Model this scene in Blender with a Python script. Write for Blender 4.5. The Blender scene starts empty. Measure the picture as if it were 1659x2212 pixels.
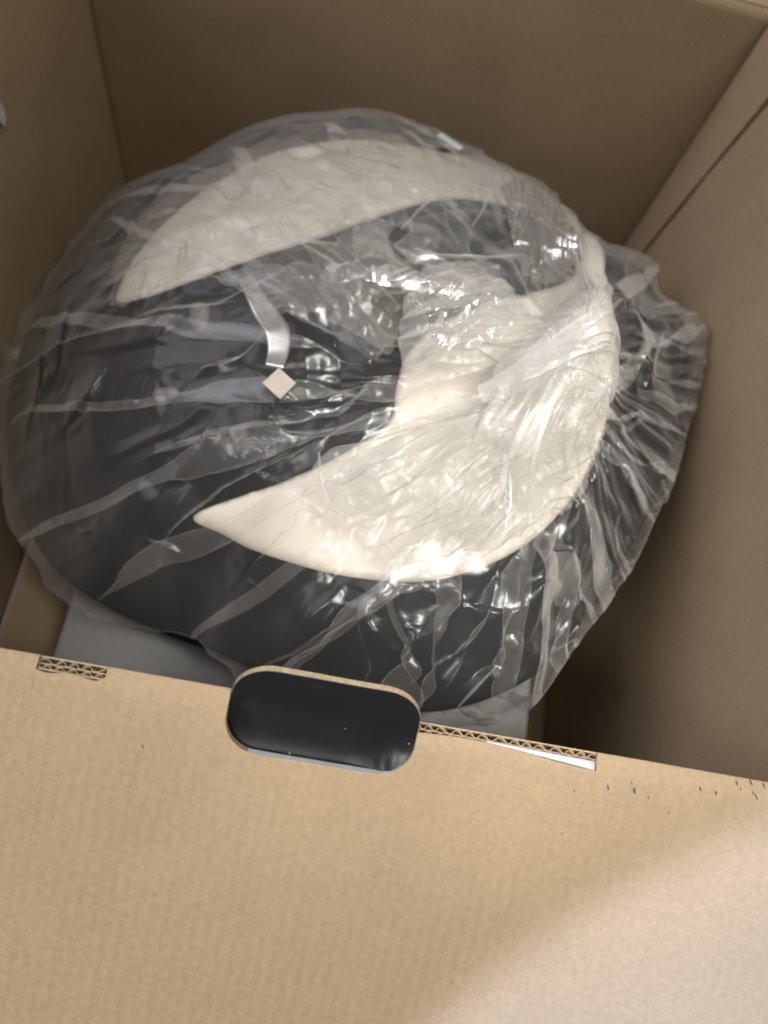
import bpy, bmesh, math, random
import numpy as np
from mathutils import Vector, Matrix
from mathutils.geometry import delaunay_2d_cdt

# ------------------------------------------------------------------ camera, world, lamps, exposure
sc = bpy.context.scene
ZR = 0.50                                   # height of the carton's rim above the floor
CAM_H = 0.4135                              # camera above the rim
F_PX, CX, CY = 1659.0, 829.5, 1106.0
AX = np.array([[0.97668799, -0.1947768, -0.09023617],
               [0.14635371, 0.9117149, -0.38387047],
               [0.15703872, 0.36171528, 0.9189673]])
CAM = np.array([0.0, 0.0, ZR + CAM_H])
cam_d = bpy.data.cameras.new('camera')
cam = bpy.data.objects.new('camera', cam_d)
sc.collection.objects.link(cam)
M = Matrix([list(r) for r in AX])
cam.matrix_world = Matrix.Translation(Vector(CAM)) @ M.to_4x4()
cam_d.sensor_fit = 'HORIZONTAL'
cam_d.sensor_width = 36.0
cam_d.lens = 36.0
cam_d.clip_start = 0.01
cam_d.clip_end = 50
cam_d.dof.use_dof = True
cam_d.dof.focus_distance = 0.45
cam_d.dof.aperture_fstop = 6.0
sc.camera = cam

world = bpy.data.worlds.new('World')
sc.world = world
world.use_nodes = True
bg = world.node_tree.nodes['Background']
bg.inputs[0].default_value = (1.0, 0.95, 0.87, 1)
bg.inputs[1].default_value = 0.17

def look(o, target):
    d = Vector(target) - o.location
    o.rotation_euler = d.to_track_quat('-Z', 'Y').to_euler()

def area(name, loc, target, size, power, col, size_y=None):
    l = bpy.data.lights.new(name, 'AREA')
    l.energy = power; l.color = col; l.size = size
    if size_y:
        l.shape = 'RECTANGLE'; l.size_y = size_y
    o = bpy.data.objects.new(name, l); sc.collection.objects.link(o)
    o.location = loc; look(o, target)
    return o

def spot(name, loc, target, power, col, angle, blend, radius):
    l = bpy.data.lights.new(name, 'SPOT')
    l.energy = power; l.color = col; l.spot_size = math.radians(angle)
    l.spot_blend = blend; l.shadow_soft_size = radius
    o = bpy.data.objects.new(name, l); sc.collection.objects.link(o)
    o.location = loc; look(o, target)
    return o

area('ceiling_lamp', (0.60, 0.10, 2.40), (0.0, 0.35, 0.4), 1.2, 15, (1.0, 0.95, 0.88))
spot('flap_fill_spot', (-0.30, -0.75, 2.25), (0.0, -0.20, 0.42), 72, (1.0, 0.95, 0.88), 37, 1.0, 0.22)  # added spot: lights the flap, falls off so the box stays dim
area('window_light', (-1.7, 0.45, 2.30), (0.30, 0.40, 0.3), 2.0, 40, (0.90, 0.89, 1.0))
spot('bag_fill_spot', (0.42, 0.00, 1.75), (0.120, 0.275, 0.40), 165, (1.0, 0.99, 0.95), 20, 0.85, 0.20)  # added spot, cone narrowed so it brightens only the bag
spot('flap_daylight', (0.600, -0.975, 1.315), (0.600, -0.411, 0.255), 88, (0.50, 0.66, 1.0), 54, 0.05, 0.015)  # added spot for daylight; its cone edge draws the flap's shadow line

sc.view_settings.view_transform = 'Standard'
sc.view_settings.look = 'None'
sc.view_settings.exposure = 0.0
sc.view_settings.gamma = 1.0
sc.render.engine = 'CYCLES'
cy = sc.cycles
cy.use_denoising = True
cy.max_bounces = 6
cy.use_adaptive_sampling = True
cy.adaptive_threshold = 0.03
cy.diffuse_bounces = 3
cy.glossy_bounces = 2
cy.transmission_bounces = 6
cy.transparent_max_bounces = 40
cy.sample_clamp_indirect = 6
cy.caustics_reflective = False

random.seed(7)
rng = np.random.default_rng(11)
COL = sc.collection

# ------------------------------------------------------------------ small helpers
def tag(o, label=None, cat=None, group=None, kind=None):
    if label: o['label'] = label
    if cat: o['category'] = cat
    if group: o['group'] = group
    if kind: o['kind'] = kind
    return o

def empty(name, loc=(0, 0, 0)):
    o = bpy.data.objects.new(name, None)
    COL.objects.link(o); o.location = loc
    o.empty_display_size = 0.05
    return o

def attach(o, parent):
    if parent is not None:
        o.parent = parent
        o.matrix_parent_inverse = Matrix.Translation(-parent_loc(parent))
    return o

def parent_loc(p):
    v = Vector(p.location)
    q = p.parent
    while q is not None and q.type == 'EMPTY':
        return v if p.type == 'EMPTY' else Vector(q.location)
    return v

def obj(name, me, mat, parent=None):
    o = bpy.data.objects.new(name, me)
    COL.objects.link(o)
    if mat:
        for m in (mat if isinstance(mat, (list, tuple)) else [mat]):
            me.materials.append(m)
    if parent is not None:
        o.parent = parent
        # every mesh is written in world coordinates: cancel the root's own place
        r = parent
        while r.parent is not None:
            r = r.parent
        if parent is r:
            o.matrix_parent_inverse = Matrix.Translation(-Vector(r.location))
    return o

def mesh_np(name, verts, quads=None, tris=None, smooth=True):
    me = bpy.data.meshes.new(name)
    verts = np.asarray(verts, dtype=np.float32)
    me.vertices.add(len(verts))
    me.vertices.foreach_set('co', verts.ravel())
    nq = 0 if quads is None else len(quads)
    nt = 0 if tris is None else len(tris)
    loops, starts = [], []
    if nq:
        loops.append(np.asarray(quads, dtype=np.int32).ravel())
        starts.append(np.arange(nq, dtype=np.int32) * 4)
    if nt:
        loops.append(np.asarray(tris, dtype=np.int32).ravel())
        starts.append(nq * 4 + np.arange(nt, dtype=np.int32) * 3)
    loops = np.concatenate(loops); starts = np.concatenate(starts)
    me.loops.add(len(loops)); me.loops.foreach_set('vertex_index', loops)
    me.polygons.add(nq + nt); me.polygons.foreach_set('loop_start', starts)
    me.update(calc_edges=True)
    me.validate()
    if smooth:
        me.polygons.foreach_set('use_smooth', np.ones(len(me.polygons), dtype=bool))
    return me

def grid_quads(nu, nv, wrap_u=False, off=0):
    iu = np.arange(nu if wrap_u else nu - 1)
    jv = np.arange(nv - 1)
    I, J = np.meshgrid(iu, jv, indexing='ij')
    I2 = (I + 1) % nu
    return np.stack([off + I * nv + J, off + I2 * nv + J, off + I2 * nv + J + 1, off + I * nv + J + 1], -1).reshape(-1, 4)

def bm_box(bm, x0, x1, y0, y1, z0, z1, bev=0.0):
    vs = [bm.verts.new(p) for p in ((x0, y0, z0), (x1, y0, z0), (x1, y1, z0), (x0, y1, z0),
                                    (x0, y0, z1), (x1, y0, z1), (x1, y1, z1), (x0, y1, z1))]
    for f in ((0, 3, 2, 1), (4, 5, 6, 7), (0, 1, 5, 4), (1, 2, 6, 5), (2, 3, 7, 6), (3, 0, 4, 7)):
        bm.faces.new([vs[i] for i in f])
    return vs

def bm_mesh(name, bm, smooth=False, bev=0.0, seg=2):
    if bev > 0:
        bmesh.ops.bevel(bm, geom=list(bm.edges), offset=bev, segments=seg, affect='EDGES', profile=0.6)
    bmesh.ops.recalc_face_normals(bm, faces=bm.faces)
    me = bpy.data.meshes.new(name)
    bm.to_mesh(me); bm.free()
    if smooth:
        for p in me.polygons: p.use_smooth = True
    return me

# rays through the lens, to place things at their real distance
def rays(px, py):
    px = np.asarray(px, float); py = np.asarray(py, float)
    c = np.stack([px - CX, -(py - CY), -np.full_like(px, F_PX)], -1)
    return c @ AX.T

def at_z(px, py, z):                        # z below the rim (negative)
    r = rays(px, py)
    t = (np.asarray(z) + ZR - CAM[2]) / r[..., 2]
    return CAM + r * t[..., None]

# gradient noise, vectorised
_perm = rng.permutation(512)
_perm = np.concatenate([_perm, _perm, _perm])
_ga = rng.uniform(0, 2 * np.pi, 512)
def pnoise(x, y, seed=0):
    x = np.asarray(x, float) + seed * 17.31; y = np.asarray(y, float) + seed * 9.77
    xi = np.floor(x).astype(int); yi = np.floor(y).astype(int)
    xf = x - xi; yf = y - yi
    def g(i, j):
        h = _perm[(_perm[i % 512] + j) % 512]
        a = _ga[h % 512]
        return np.cos(a), np.sin(a)
    u = xf ** 3 * (xf * (xf * 6 - 15) + 10); v = yf ** 3 * (yf * (yf * 6 - 15) + 10)
    def d(i, j):
        gx, gy = g(xi + i, yi + j)
        return gx * (xf - i) + gy * (yf - j)
    a = d(0, 0) * (1 - u) + d(1, 0) * u
    b = d(0, 1) * (1 - u) + d(1, 1) * u
    return (a * (1 - v) + b * v) * 1.5
def tri(t):
    return np.abs((t % 1.0) * 2 - 1) * 2 - 1
def sstep(a, b, x):
    t = np.clip((x - a) / (b - a), 0, 1)
    return t * t * (3 - 2 * t)

# ------------------------------------------------------------------ materials
def new_mat(name):
    m = bpy.data.materials.new(name); m.use_nodes = True
    nt = m.node_tree
    for n in list(nt.nodes): nt.nodes.remove(n)
    out = nt.nodes.new('ShaderNodeOutputMaterial')
    return m, nt, out

def N(nt, kind, **kw):
    n = nt.nodes.new(kind)
    for k, v in kw.items():
        if k in n.inputs: n.inputs[k].default_value = v
        else: setattr(n, k, v)
    return n

def ramp(nt, stops):
    r = nt.nodes.new('ShaderNodeValToRGB')
    e = r.color_ramp.elements
    e[0].position, e[0].color = stops[0][0], (*stops[0][1], 1)
    e[1].position, e[1].color = stops[1][0], (*stops[1][1], 1)
    for p, c in stops[2:]:
        k = e.new(p); k.color = (*c, 1)
    return r

def kraft(name, base=(0.412, 0.306, 0.194), flute_axis=0, flute=0.25, fibre=1.0):
    m, nt, out = new_mat(name)
    L = nt.links.new
    tc = N(nt, 'ShaderNodeTexCoord')
    bs = N(nt, 'ShaderNodeBsdfPrincipled', Roughness=0.75)
    bs.inputs['Specular IOR Level'].default_value = 0.25
    big = N(nt, 'ShaderNodeTexNoise', Scale=9.0, Detail=4.0)
    L(tc.outputs['Object'], big.inputs['Vector'])
    mid = N(nt, 'ShaderNodeTexNoise', Scale=320.0, Detail=5.0, Roughness=0.7)
    L(tc.outputs['Object'], mid.inputs['Vector'])
    fine = N(nt, 'ShaderNodeTexNoise', Scale=900.0, Detail=3.0)
    L(tc.outputs['Object'], fine.inputs['Vector'])
    c1 = ramp(nt, [(0.25, tuple(b * 0.85 for b in base)), (0.5, base), (0.78, tuple(min(1, b * 1.16) for b in base))])
    L(mid.outputs['Fac'], c1.inputs['Fac'])
    hue = N(nt, 'ShaderNodeMixRGB', blend_type='MULTIPLY'); hue.inputs['Fac'].default_value = 1
    c2 = ramp(nt, [(0.3, (0.92, 0.91, 0.90)), (0.7, (1.05, 1.04, 1.02))])
    L(big.outputs['Fac'], c2.inputs['Fac'])
    L(c1.outputs['Color'], hue.inputs['Color1']); L(c2.outputs['Color'], hue.inputs['Color2'])
    # dark and pale flecks of recycled fibre
    vo = N(nt, 'ShaderNodeTexVoronoi', Scale=120.0); L(tc.outputs['Object'], vo.inputs['Vector'])
    wob = N(nt, 'ShaderNodeTexNoise', Scale=400.0); L(tc.outputs['Object'], wob.inputs['Vector'])
    addm = N(nt, 'ShaderNodeMath', operation='ADD'); L(vo.outputs['Distance'], addm.inputs[0])
    mul = N(nt, 'ShaderNodeMath', operation='MULTIPLY'); L(wob.outputs['Fac'], mul.inputs[0]); mul.inputs[1].default_value = 0.28
    L(mul.outputs[0], addm.inputs[1])
    fk = ramp(nt, [(0.14, (1, 1, 1)), (0.22, (0, 0, 0))]); L(addm.outputs[0], fk.inputs['Fac'])
    sel = N(nt, 'ShaderNodeMath', operation='GREATER_THAN'); sel.inputs[1].default_value = 0.80
    sep = N(nt, 'ShaderNodeSeparateColor'); L(vo.outputs['Color'], sep.inputs[0]); L(sep.outputs[0], sel.inputs[0])
    fm = N(nt, 'ShaderNodeMath', operation='MULTIPLY'); L(fk.outputs['Color'], fm.inputs[0]); L(sel.outputs[0], fm.inputs[1])
    fm2 = N(nt, 'ShaderNodeMath', operation='MULTIPLY'); L(fm.outputs[0], fm2.inputs[0]); fm2.inputs[1].default_value = 0.75 * fibre
    dk = N(nt, 'ShaderNodeMixRGB', blend_type='MIX'); L(fm2.outputs[0], dk.inputs['Fac'])
    L(hue.outputs['Color'], dk.inputs['Color1']); dk.inputs['Color2'].default_value = (base[0] * .45, base[1] * .40, base[2] * .38, 1)
    L(dk.outputs['Color'], bs.inputs['Base Color'])
    # flutes telegraphing through the liner, and paper grain
    sx = N(nt, 'ShaderNodeSeparateXYZ'); L(tc.outputs['Object'], sx.inputs[0])
    sw = N(nt, 'ShaderNodeMath', operation='MULTIPLY'); sw.inputs[1].default_value = 2 * math.pi / 0.0075
    L(sx.outputs[flute_axis], sw.inputs[0])
    sn = N(nt, 'ShaderNodeMath', operation='SINE'); L(sw.outputs[0], sn.inputs[0])
    sf = N(nt, 'ShaderNodeMath', operation='MULTIPLY'); L(sn.outputs[0], sf.inputs[0]); sf.inputs[1].default_value = 0.00008 * flute * 4
    gm = N(nt, 'ShaderNodeMath', operation='MULTIPLY'); L(mid.outputs['Fac'], gm.inputs[0]); gm.inputs[1].default_value = 0.0007
    gf = N(nt, 'ShaderNodeMath', operation='MULTIPLY'); L(fine.outputs['Fac'], gf.inputs[0]); gf.inputs[1].default_value = 0.00018
    a1 = N(nt, 'ShaderNodeMath', operation='ADD'); L(sf.outputs[0], a1.inputs[0]); L(gm.outputs[0], a1.inputs[1])
    a2 = N(nt, 'ShaderNodeMath', operation='ADD'); L(a1.outputs[0], a2.inputs[0]); L(gf.outputs[0], a2.inputs[1])
    bp = N(nt, 'ShaderNodeBump', Strength=0.55, Distance=1.0); L(a2.outputs[0], bp.inputs['Height'])
    L(bp.outputs['Normal'], bs.inputs['Normal'])
    L(bs.outputs[0], out.inputs[0])
    return m

def plain(name, col, rough=0.5, noise=0.0, scale=60, bump=0.0, metallic=0.0, spec=0.5, coat=0.0):
    m, nt, out = new_mat(name)
    L = nt.links.new
    bs = N(nt, 'ShaderNodeBsdfPrincipled', Roughness=rough, Metallic=metallic)
    bs.inputs['Specular IOR Level'].default_value = spec
    bs.inputs['Coat Weight'].default_value = coat
    tc = N(nt, 'ShaderNodeTexCoord')
    nz = N(nt, 'ShaderNodeTexNoise', Scale=scale, Detail=5.0); L(tc.outputs['Object'], nz.inputs['Vector'])
    r = ramp(nt, [(0.3, tuple(c * (1 - noise) for c in col)), (0.7, tuple(min(1, c * (1 + noise)) for c in col))])
    L(nz.outputs['Fac'], r.inputs['Fac']); L(r.outputs['Color'], bs.inputs['Base Color'])
    if bump:
        b = N(nt, 'ShaderNodeBump', Strength=bump, Distance=0.002); L(nz.outputs['Fac'], b.inputs['Height'])
        L(b.outputs['Normal'], bs.inputs['Normal'])
    L(bs.outputs[0], out.inputs[0])
    return m

def film(name, a0=0.10, a1=0.55, power=2.2, rough=0.16, micro=0.25, tint=(0.93, 0.905, 0.86), f0=0.07, mscale=420.0):
    """thin milky polythene: clear face-on, whiter where the sheet turns edge-on, glossy"""
    m, nt, out = new_mat(name)
    L = nt.links.new
    tc = N(nt, 'ShaderNodeTexCoord')
    if micro > 0:
        nz2 = N(nt, 'ShaderNodeTexNoise', Scale=110.0, Detail=2.0, Distortion=1.0)
        L(tc.outputs['Object'], nz2.inputs['Vector'])
        bp2 = N(nt, 'ShaderNodeBump', Strength=micro, Distance=0.004); L(nz2.outputs['Fac'], bp2.inputs['Height'])
    else:
        bp2 = N(nt, 'ShaderNodeNewGeometry')
    lw = N(nt, 'ShaderNodeLayerWeight', Blend=0.5); L(bp2.outputs['Normal'], lw.inputs['Normal'])
    pw = N(nt, 'ShaderNodeMath', operation='POWER'); L(lw.outputs['Facing'], pw.inputs[0]); pw.inputs[1].default_value = power
    ml = N(nt, 'ShaderNodeMath', operation='MULTIPLY_ADD'); L(pw.outputs[0], ml.inputs[0])
    ml.inputs[1].default_value = a1; ml.inputs[2].default_value = a0
    cl = N(nt, 'ShaderNodeClamp'); L(ml.outputs[0], cl.inputs[0]); cl.inputs[2].default_value = 0.93
    df = N(nt, 'ShaderNodeBsdfDiffuse'); df.inputs[0].default_value = (*tint, 1); L(bp2.outputs['Normal'], df.inputs['Normal'])
    tl = N(nt, 'ShaderNodeBsdfTranslucent'); tl.inputs[0].default_value = (*tint, 1); L(bp2.outputs['Normal'], tl.inputs['Normal'])
    sm = N(nt, 'ShaderNodeMixShader'); sm.inputs[0].default_value = 0.4; L(df.outputs[0], sm.inputs[1]); L(tl.outputs[0], sm.inputs[2])
    tr = N(nt, 'ShaderNodeBsdfTransparent')
    mx = N(nt, 'ShaderNodeMixShader'); L(cl.outputs[0], mx.inputs[0]); L(tr.outputs[0], mx.inputs[1]); L(sm.outputs[0], mx.inputs[2])
    gl = N(nt, 'ShaderNodeBsdfGlossy', Roughness=rough); L(bp2.outputs['Normal'], gl.inputs['Normal'])
    p5 = N(nt, 'ShaderNodeMath', operation='POWER'); L(lw.outputs['Facing'], p5.inputs[0]); p5.inputs[1].default_value = 4.0
    fr = N(nt, 'ShaderNodeMath', operation='MULTIPLY_ADD'); L(p5.outputs[0], fr.inputs[0]); fr.inputs[1].default_value = 0.6; fr.inputs[2].default_value = f0
    m2 = N(nt, 'ShaderNodeMixShader'); L(fr.outputs[0], m2.inputs[0]); L(mx.outputs[0], m2.inputs[1]); L(gl.outputs[0], m2.inputs[2])
    L(m2.outputs[0], out.inputs[0])
    return m

M_FLAP = kraft('kraft_liner_flap', flute_axis=0, flute=0.7)
M_WALLX = kraft('kraft_liner_wall_x', flute_axis=0, flute=0.16, fibre=0.5)
M_WALLY = kraft('kraft_liner_wall_y', flute_axis=1, flute=0.16, fibre=0.5)
M_EDGE = plain('raw_board_edge', (0.42, 0.32, 0.21), 0.8, 0.25, 500, 0.3, spec=0.2)
M_FLUTE = plain('fluting_paper', (0.40, 0.31, 0.21), 0.85, 0.2, 400, 0.2, spec=0.15)
M_PRINT = plain('black_gloss_print', (0.006, 0.007, 0.009), 0.33, 0.3, 70, 0.06, spec=0.75)
M_WHITE = plain('white_coated_liner', (0.62, 0.62, 0.62), 0.5, 0.08, 200, 0.1)
M_INK = plain('dark_ink', (0.05, 0.05, 0.055), 0.7, 0.3, 500)
M_BLACK = plain('black_plastic', (0.004, 0.004, 0.0045), 0.62, 0.15, 30, 0.0, spec=0.10)
M_CREAM = plain('cream_plastic', (0.50, 0.45, 0.375), 0.45, 0.03, 12, 0.0)
M_GREY = plain('dull_grey', (0.10, 0.092, 0.083), 0.5, 0.2, 200)
M_METAL = plain('brushed_metal', (0.72, 0.69, 0.64), 0.28, 0.08, 90, 0.05, metallic=1.0)
M_STICK = plain('beige_paper', (0.36, 0.315, 0.265), 0.5, 0.06, 120, 0.05)
M_FOAM = plain('white_foam', (0.26, 0.255, 0.245), 0.8, 0.05, 150, 0.25, spec=0.2)
M_FLOOR = plain('grey_floor', (0.30, 0.29, 0.28), 0.5, 0.15, 14, 0.05)
M_FILM = film('bag_film', a0=0.023, a1=0.55, power=2.6, rough=0.24, micro=0.0, f0=0.026)
M_FOLD = film('bag_film_fold', a0=0.20, a1=0.40, power=2.2, rough=0.26, micro=0.0, f0=0.05)
M_TAIL = film('bag_film_bunched', a0=0.27, a1=0.20, power=1.8, rough=0.32, micro=0.05, f0=0.020, tint=(0.60, 0.575, 0.52))
M_KNOT = film('bag_film_twist', a0=0.25, a1=0.40, power=1.8, rough=0.28, micro=0.0, f0=0.035, tint=(0.88, 0.855, 0.80))
M_VEIL = film('bag_film_veil', a0=0.15, a1=0.22, power=2.4, rough=0.24, micro=0.0, f0=0.04, tint=(0.60, 0.55, 0.49))
M_CLEAR = film('bag_film_taut', a0=0.035, a1=0.45, power=2.8, rough=0.12, micro=0.0, f0=0.08)

# ------------------------------------------------------------------ setting
bm = bmesh.new(); bm_box(bm, -1.6, 1.8, -1.6, 2.2, -0.02, 0.0)
fl = obj('floor', bm_mesh('floor', bm), M_FLOOR); tag(fl, kind='structure')

# ------------------------------------------------------------------ the carton
XL, XRI, YF, YB = -0.3176, 0.3200, 0.0583, 0.7225      # inner faces
T = 0.007
box = empty('cardboard_box', (0.0, 0.39, 0.0))
tag(box, 'open brown corrugated cardboard box with its front flap folded towards the viewer', 'box')

def warped_wall(name, p0, p1, p2, p3, nrm, mat, seed, amp=0.0018, nu=60, nv=44, label=None):
    """a board panel with its faint bow and dents; p0..p3 inner corners, nrm points outwards"""
    p0, p1, p2, p3 = map(lambda p: np.array(p, float), (p0, p1, p2, p3)); nrm = np.array(nrm, float)
    u = np.linspace(0, 1, nu)[:, None, None]; v = np.linspace(0, 1, nv)[None, :, None]
    P = (p0 * (1 - u) + p1 * u) * (1 - v) + (p3 * (1 - u) + p2 * u) * v
    w = amp * (pnoise(u[..., 0] * 3, v[..., 0] * 3, seed) + 0.4 * pnoise(u[..., 0] * 9, v[..., 0] * 8, seed + 1))
    w = w * np.minimum(1, 12 * u[..., 0] * (1 - u[..., 0]))
    A = P + nrm * (0.0 + w[..., None])
    B = P + nrm * T
    V = np.concatenate([A.reshape(-1, 3), B.reshape(-1, 3)])
    n = nu * nv
    q = [grid_quads(nu, nv), grid_quads(nu, nv, off=n)[:, ::-1]]
    idx = np.arange(n).reshape(nu, nv)
    for e in (idx[0, :], idx[-1, ::-1], idx[::-1, 0], idx[:, -1]):
        q.append(np.stack([e[:-1], e[1:], e[1:] + n, e[:-1] + n], -1))
    me = mesh_np(name, V, np.concatenate(q))
    return obj(name, me, mat, box)

G = 0.0022
warped_wall('wall', (XL, YF - T, 0.008), (XL, YB - .003, 0.008), (XL, YB - .003, ZR), (XL, YF - T, ZR), (-1, 0, 0), M_WALLY, 1)
warped_wall('wall', (XRI, YF - T, 0.008), (XRI, YB - .003, 0.008), (XRI, YB - .003, ZR), (XRI, YF - T, ZR), (1, 0, 0), M_WALLY, 2)
warped_wall('wall', (XL - T, YB, 0.008), (XRI + T, YB, 0.008), (XRI + T, YB, ZR), (XL - T, YB, ZR), (0, 1, 0), M_WALLX, 3)
# front wall stops short of the rim: above it come the bare board edges
bm = bmesh.new(); bm_box(bm, XL + .001, XRI - .001, YF - T, YF, 0.008, ZR - 0.012)
obj('wall', bm_mesh('wall', bm), [M_WALLX], box)
bm = bmesh.new()
for xa, xb in ((XL + .001, -0.0238), (0.0774, XRI - .001)):
    bm_box(bm, xa, xb, YF - 0.0008, YF, ZR - 0.012, ZR - 0.0012)
    bm_box(bm, xa, xb, YF - T, YF - T + 0.0008, ZR - 0.012, ZR - 0.0012)
    bm_box(bm, xa, xb, YF - 0.0040, YF - 0.0035, ZR - 0.012, ZR - 0.0016)
obj('board_liner', bm_mesh('board_liner', bm), M_EDGE, box)
bm = bmesh.new(); bm_box(bm, XL + .002, XRI - .002, YF + .001, YB - .001, 0.0, 0.007)
obj('bottom_panel', bm_mesh('bottom_panel', bm), M_WALLX, box)
# glued corner strip on the right wall
bm = bmesh.new()
ys = [(ZR - 0.001, 0.6315), (0.30, 0.659), (0.009, 0.690)]
ring = []
for z, y in ys:
    ring.append([bm.verts.new((XRI - 0.0042, y, z)), bm.verts.new((XRI - 0.0042, YB - 0.006, z)),
                 bm.verts.new((XRI + 0.001, YB - 0.006, z)), bm.verts.new((XRI + 0.001, y + .0015, z))])
for a, b in zip(ring, ring[1:]):
    for k in range(4):
        bm.faces.new((a[k], a[(k + 1) % 4], b[(k + 1) % 4], b[k]))
bm.faces.new(ring[0]); bm.faces.new(ring[-1])
obj('seam_strip', bm_mesh('seam_strip', bm), M_WALLY, box)

# front flap, folded down and outwards; v runs from the inner crease along the board
ALPHA = math.radians(28)
HX, HW, HD, HR = 0.0268, 0.0502, 0.0318, 0.018          # handle cut: centre, half width, depth, corner radius
S1 = (-0.1216, -0.0872); S2 = (HX + HW - 0.0006, 0.1766)
def prof(v):
    """flap top surface: flat over the wall's edge, rounding into the slope"""
    v = np.asarray(v, float)
    a = ALPHA * sstep(0.003, 0.016, v)
    vs = np.linspace(0, 0.5, 4001)
    aa = ALPHA * sstep(0.003, 0.016, vs)
    dy = np.concatenate([[0], np.cumsum((np.cos(aa[1:]) + np.cos(aa[:-1])) / 2 * np.diff(vs))])
    dz = np.concatenate([[0], np.cumsum((np.sin(aa[1:]) + np.sin(aa[:-1])) / 2 * np.diff(vs))])
    return YF - np.interp(v, vs, dy), ZR - np.interp(v, vs, dz), a
def v_start(x):
    d = abs(x - HX)
    if d < HW:
        if d <= HW - HR: return HD
        k = d - (HW - HR)
        return max(HD - HR + math.sqrt(max(HR * HR - k * k, 0)), 0.004)
    if S1[0] < x < S1[1]:
        t = (x - S1[0]) / (S1[1] - S1[0])
        return 0.0072 + 0.0008 * math.sin(9 * t) - 0.002 * max(0, t - .9) * 10
    if S2[0] < x < S2[1]:
        t = (x - S2[0]) / (S2[1] - S2[0])
        return 0.0058 - 0.0022 * math.sin(math.pi * min(t / .55, 1)) * 0.6 + 0.0040 * sstep(.45, 1.0, t)
    return 0.0
xs = list(np.arange(XL + .001, XRI - .001, 0.0011))
for e in (S1[0], S1[1], HX - HW, HX + HW, S2[1]):
    xs += [e - 1e-5, e + 1e-5]
xs += list(np.linspace(HX - HW + 1e-4, HX - HW + HR, 26)) + list(np.linspace(HX + HW - HR, HX + HW - 1e-4, 26))
xs = np.array(sorted(xs))
FL = 0.33
g = np.concatenate([np.linspace(0, 0.06, 22)[:-1], np.linspace(0.06, 1, 46) ** 1.0])
v0 = np.array([v_start(x) for x in xs])
Vg = v0[:, None] + (FL - v0)[:, None] * g[None, :]
Yg, Zg, Ag = prof(Vg)
Xg = np.repeat(xs[:, None], len(g), 1)
wob = 0.0010 * pnoise(Xg * 9, Vg * 9, 5) + 0.00035 * pnoise(Xg * 60, Vg * 25, 6)
crush = 0.0007 * pnoise(Xg * 45, Vg * 4, 8) * np.exp(-(Vg / 0.012) ** 2)
nY, nZ = -np.sin(Ag), np.cos(Ag)
top = np.stack([Xg, Yg + nY * wob, Zg + nZ * wob + crush], -1)
th = 0.0009 + 0.0042 * sstep(0.006, 0.018, Vg)
botm = np.stack([Xg, Yg + nY * (wob - th), Zg + nZ * (wob - th) + crush], -1)
nu, nv = Xg.shape
n = nu * nv
Q = [grid_quads(nu, nv)[:, ::-1], grid_quads(nu, nv, off=n)]
idx = np.arange(n).reshape(nu, nv)
rim = np.stack([idx[:-1, 0], idx[1:, 0], idx[1:, 0] + n, idx[:-1, 0] + n], -1)
Q.append(rim)
for e in (idx[0, :], idx[-1, ::-1], idx[::-1, -1]):
    Q.append(np.stack([e[:-1], e[1:], e[1:] + n, e[:-1] + n], -1))
nq_before = sum(len(q) for q in Q[:2])
me = mesh_np('flap', np.concatenate([top.reshape(-1, 3), botm.reshape(-1, 3)]), np.concatenate(Q))
flap = obj('flap', me, [M_FLAP, M_WHITE, M_PRINT], box)
flap['label'] = 'front flap, brown inside face turned up, with hand hole on the crease'
mi = np.zeros(len(me.polygons), dtype=np.int32)
nA = len(Q[0]); nB = len(Q[1])
mi[nA:nA + nB] = 2
xm = (xs[:-1] + xs[1:]) / 2
mi[nA + nB:nA + nB + len(rim)] = np.where((np.abs(xm - HX) < HW) & (xm > HX - .036), 1, 0)
me.polygons.foreach_set('material_index', mi)
sm = np.ones(len(me.polygons), dtype=bool); sm[nA + nB:] = False
me.polygons.foreach_set('use_smooth', sm)

def flap_pt(x, v, h=0.0):
    y, z, a = prof(v)
    w = 0.0010 * pnoise(x * 9, v * 9, 5) + 0.00035 * pnoise(x * 60, v * 25, 6)
    return Vector((x, float(y - math.sin(a) * (h + w)), float(z + math.cos(a) * (h + w))))
def flap_hit(px, py):
    r = rays(px, py); v = np.linspace(0.0, 0.3, 6000)
    y, z, a = prof(v)
    tt = (z - CAM[2]) / r[2]
    k = int(np.argmin(np.abs(CAM[1] + r[1] * tt - y)))
    return float(CAM[0] + r[0] * tt[k]), float(v[k])
# specks of transferred ink near the crease
marks = [(1313, 1700, 12, 6), (1370, 1707, 14, 6), (1364, 1690, 6, 4), (1513, 1705, 9, 5), (1546, 1713, 9, 5), (1592, 1692, 8, 5),
         (1622, 1690, 13, 6), (1634, 1722, 12, 5), (1627, 1713, 8, 5), (1650, 1697, 10, 4), (308, 1612, 7, 5), (1400, 1722, 6, 3), (1444, 1755, 5, 4),
         (1240, 1708, 5, 3), (1600, 1704, 6, 3)]
for px, py, ln, wd in marks:
    x, v = flap_hit(px, py)
    b = bmesh.new(); k = 6; s = 0.00025
    ctr = [b.verts.new(flap_pt(x + wd * s * .5 * math.cos(2 * math.pi * i / k + .4) * random.uniform(.6, 1.2) + .25 * ln * s * math.sin(2 * math.pi * i / k + .4),
                               v + ln * s * .6 * math.sin(2 * math.pi * i / k + .4) * random.uniform(.7, 1.2), 0.00022)) for i in range(k)]
    b.faces.new(ctr)
    obj('ink_speck', bm_mesh('ink_speck', b), M_INK, flap)

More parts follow.
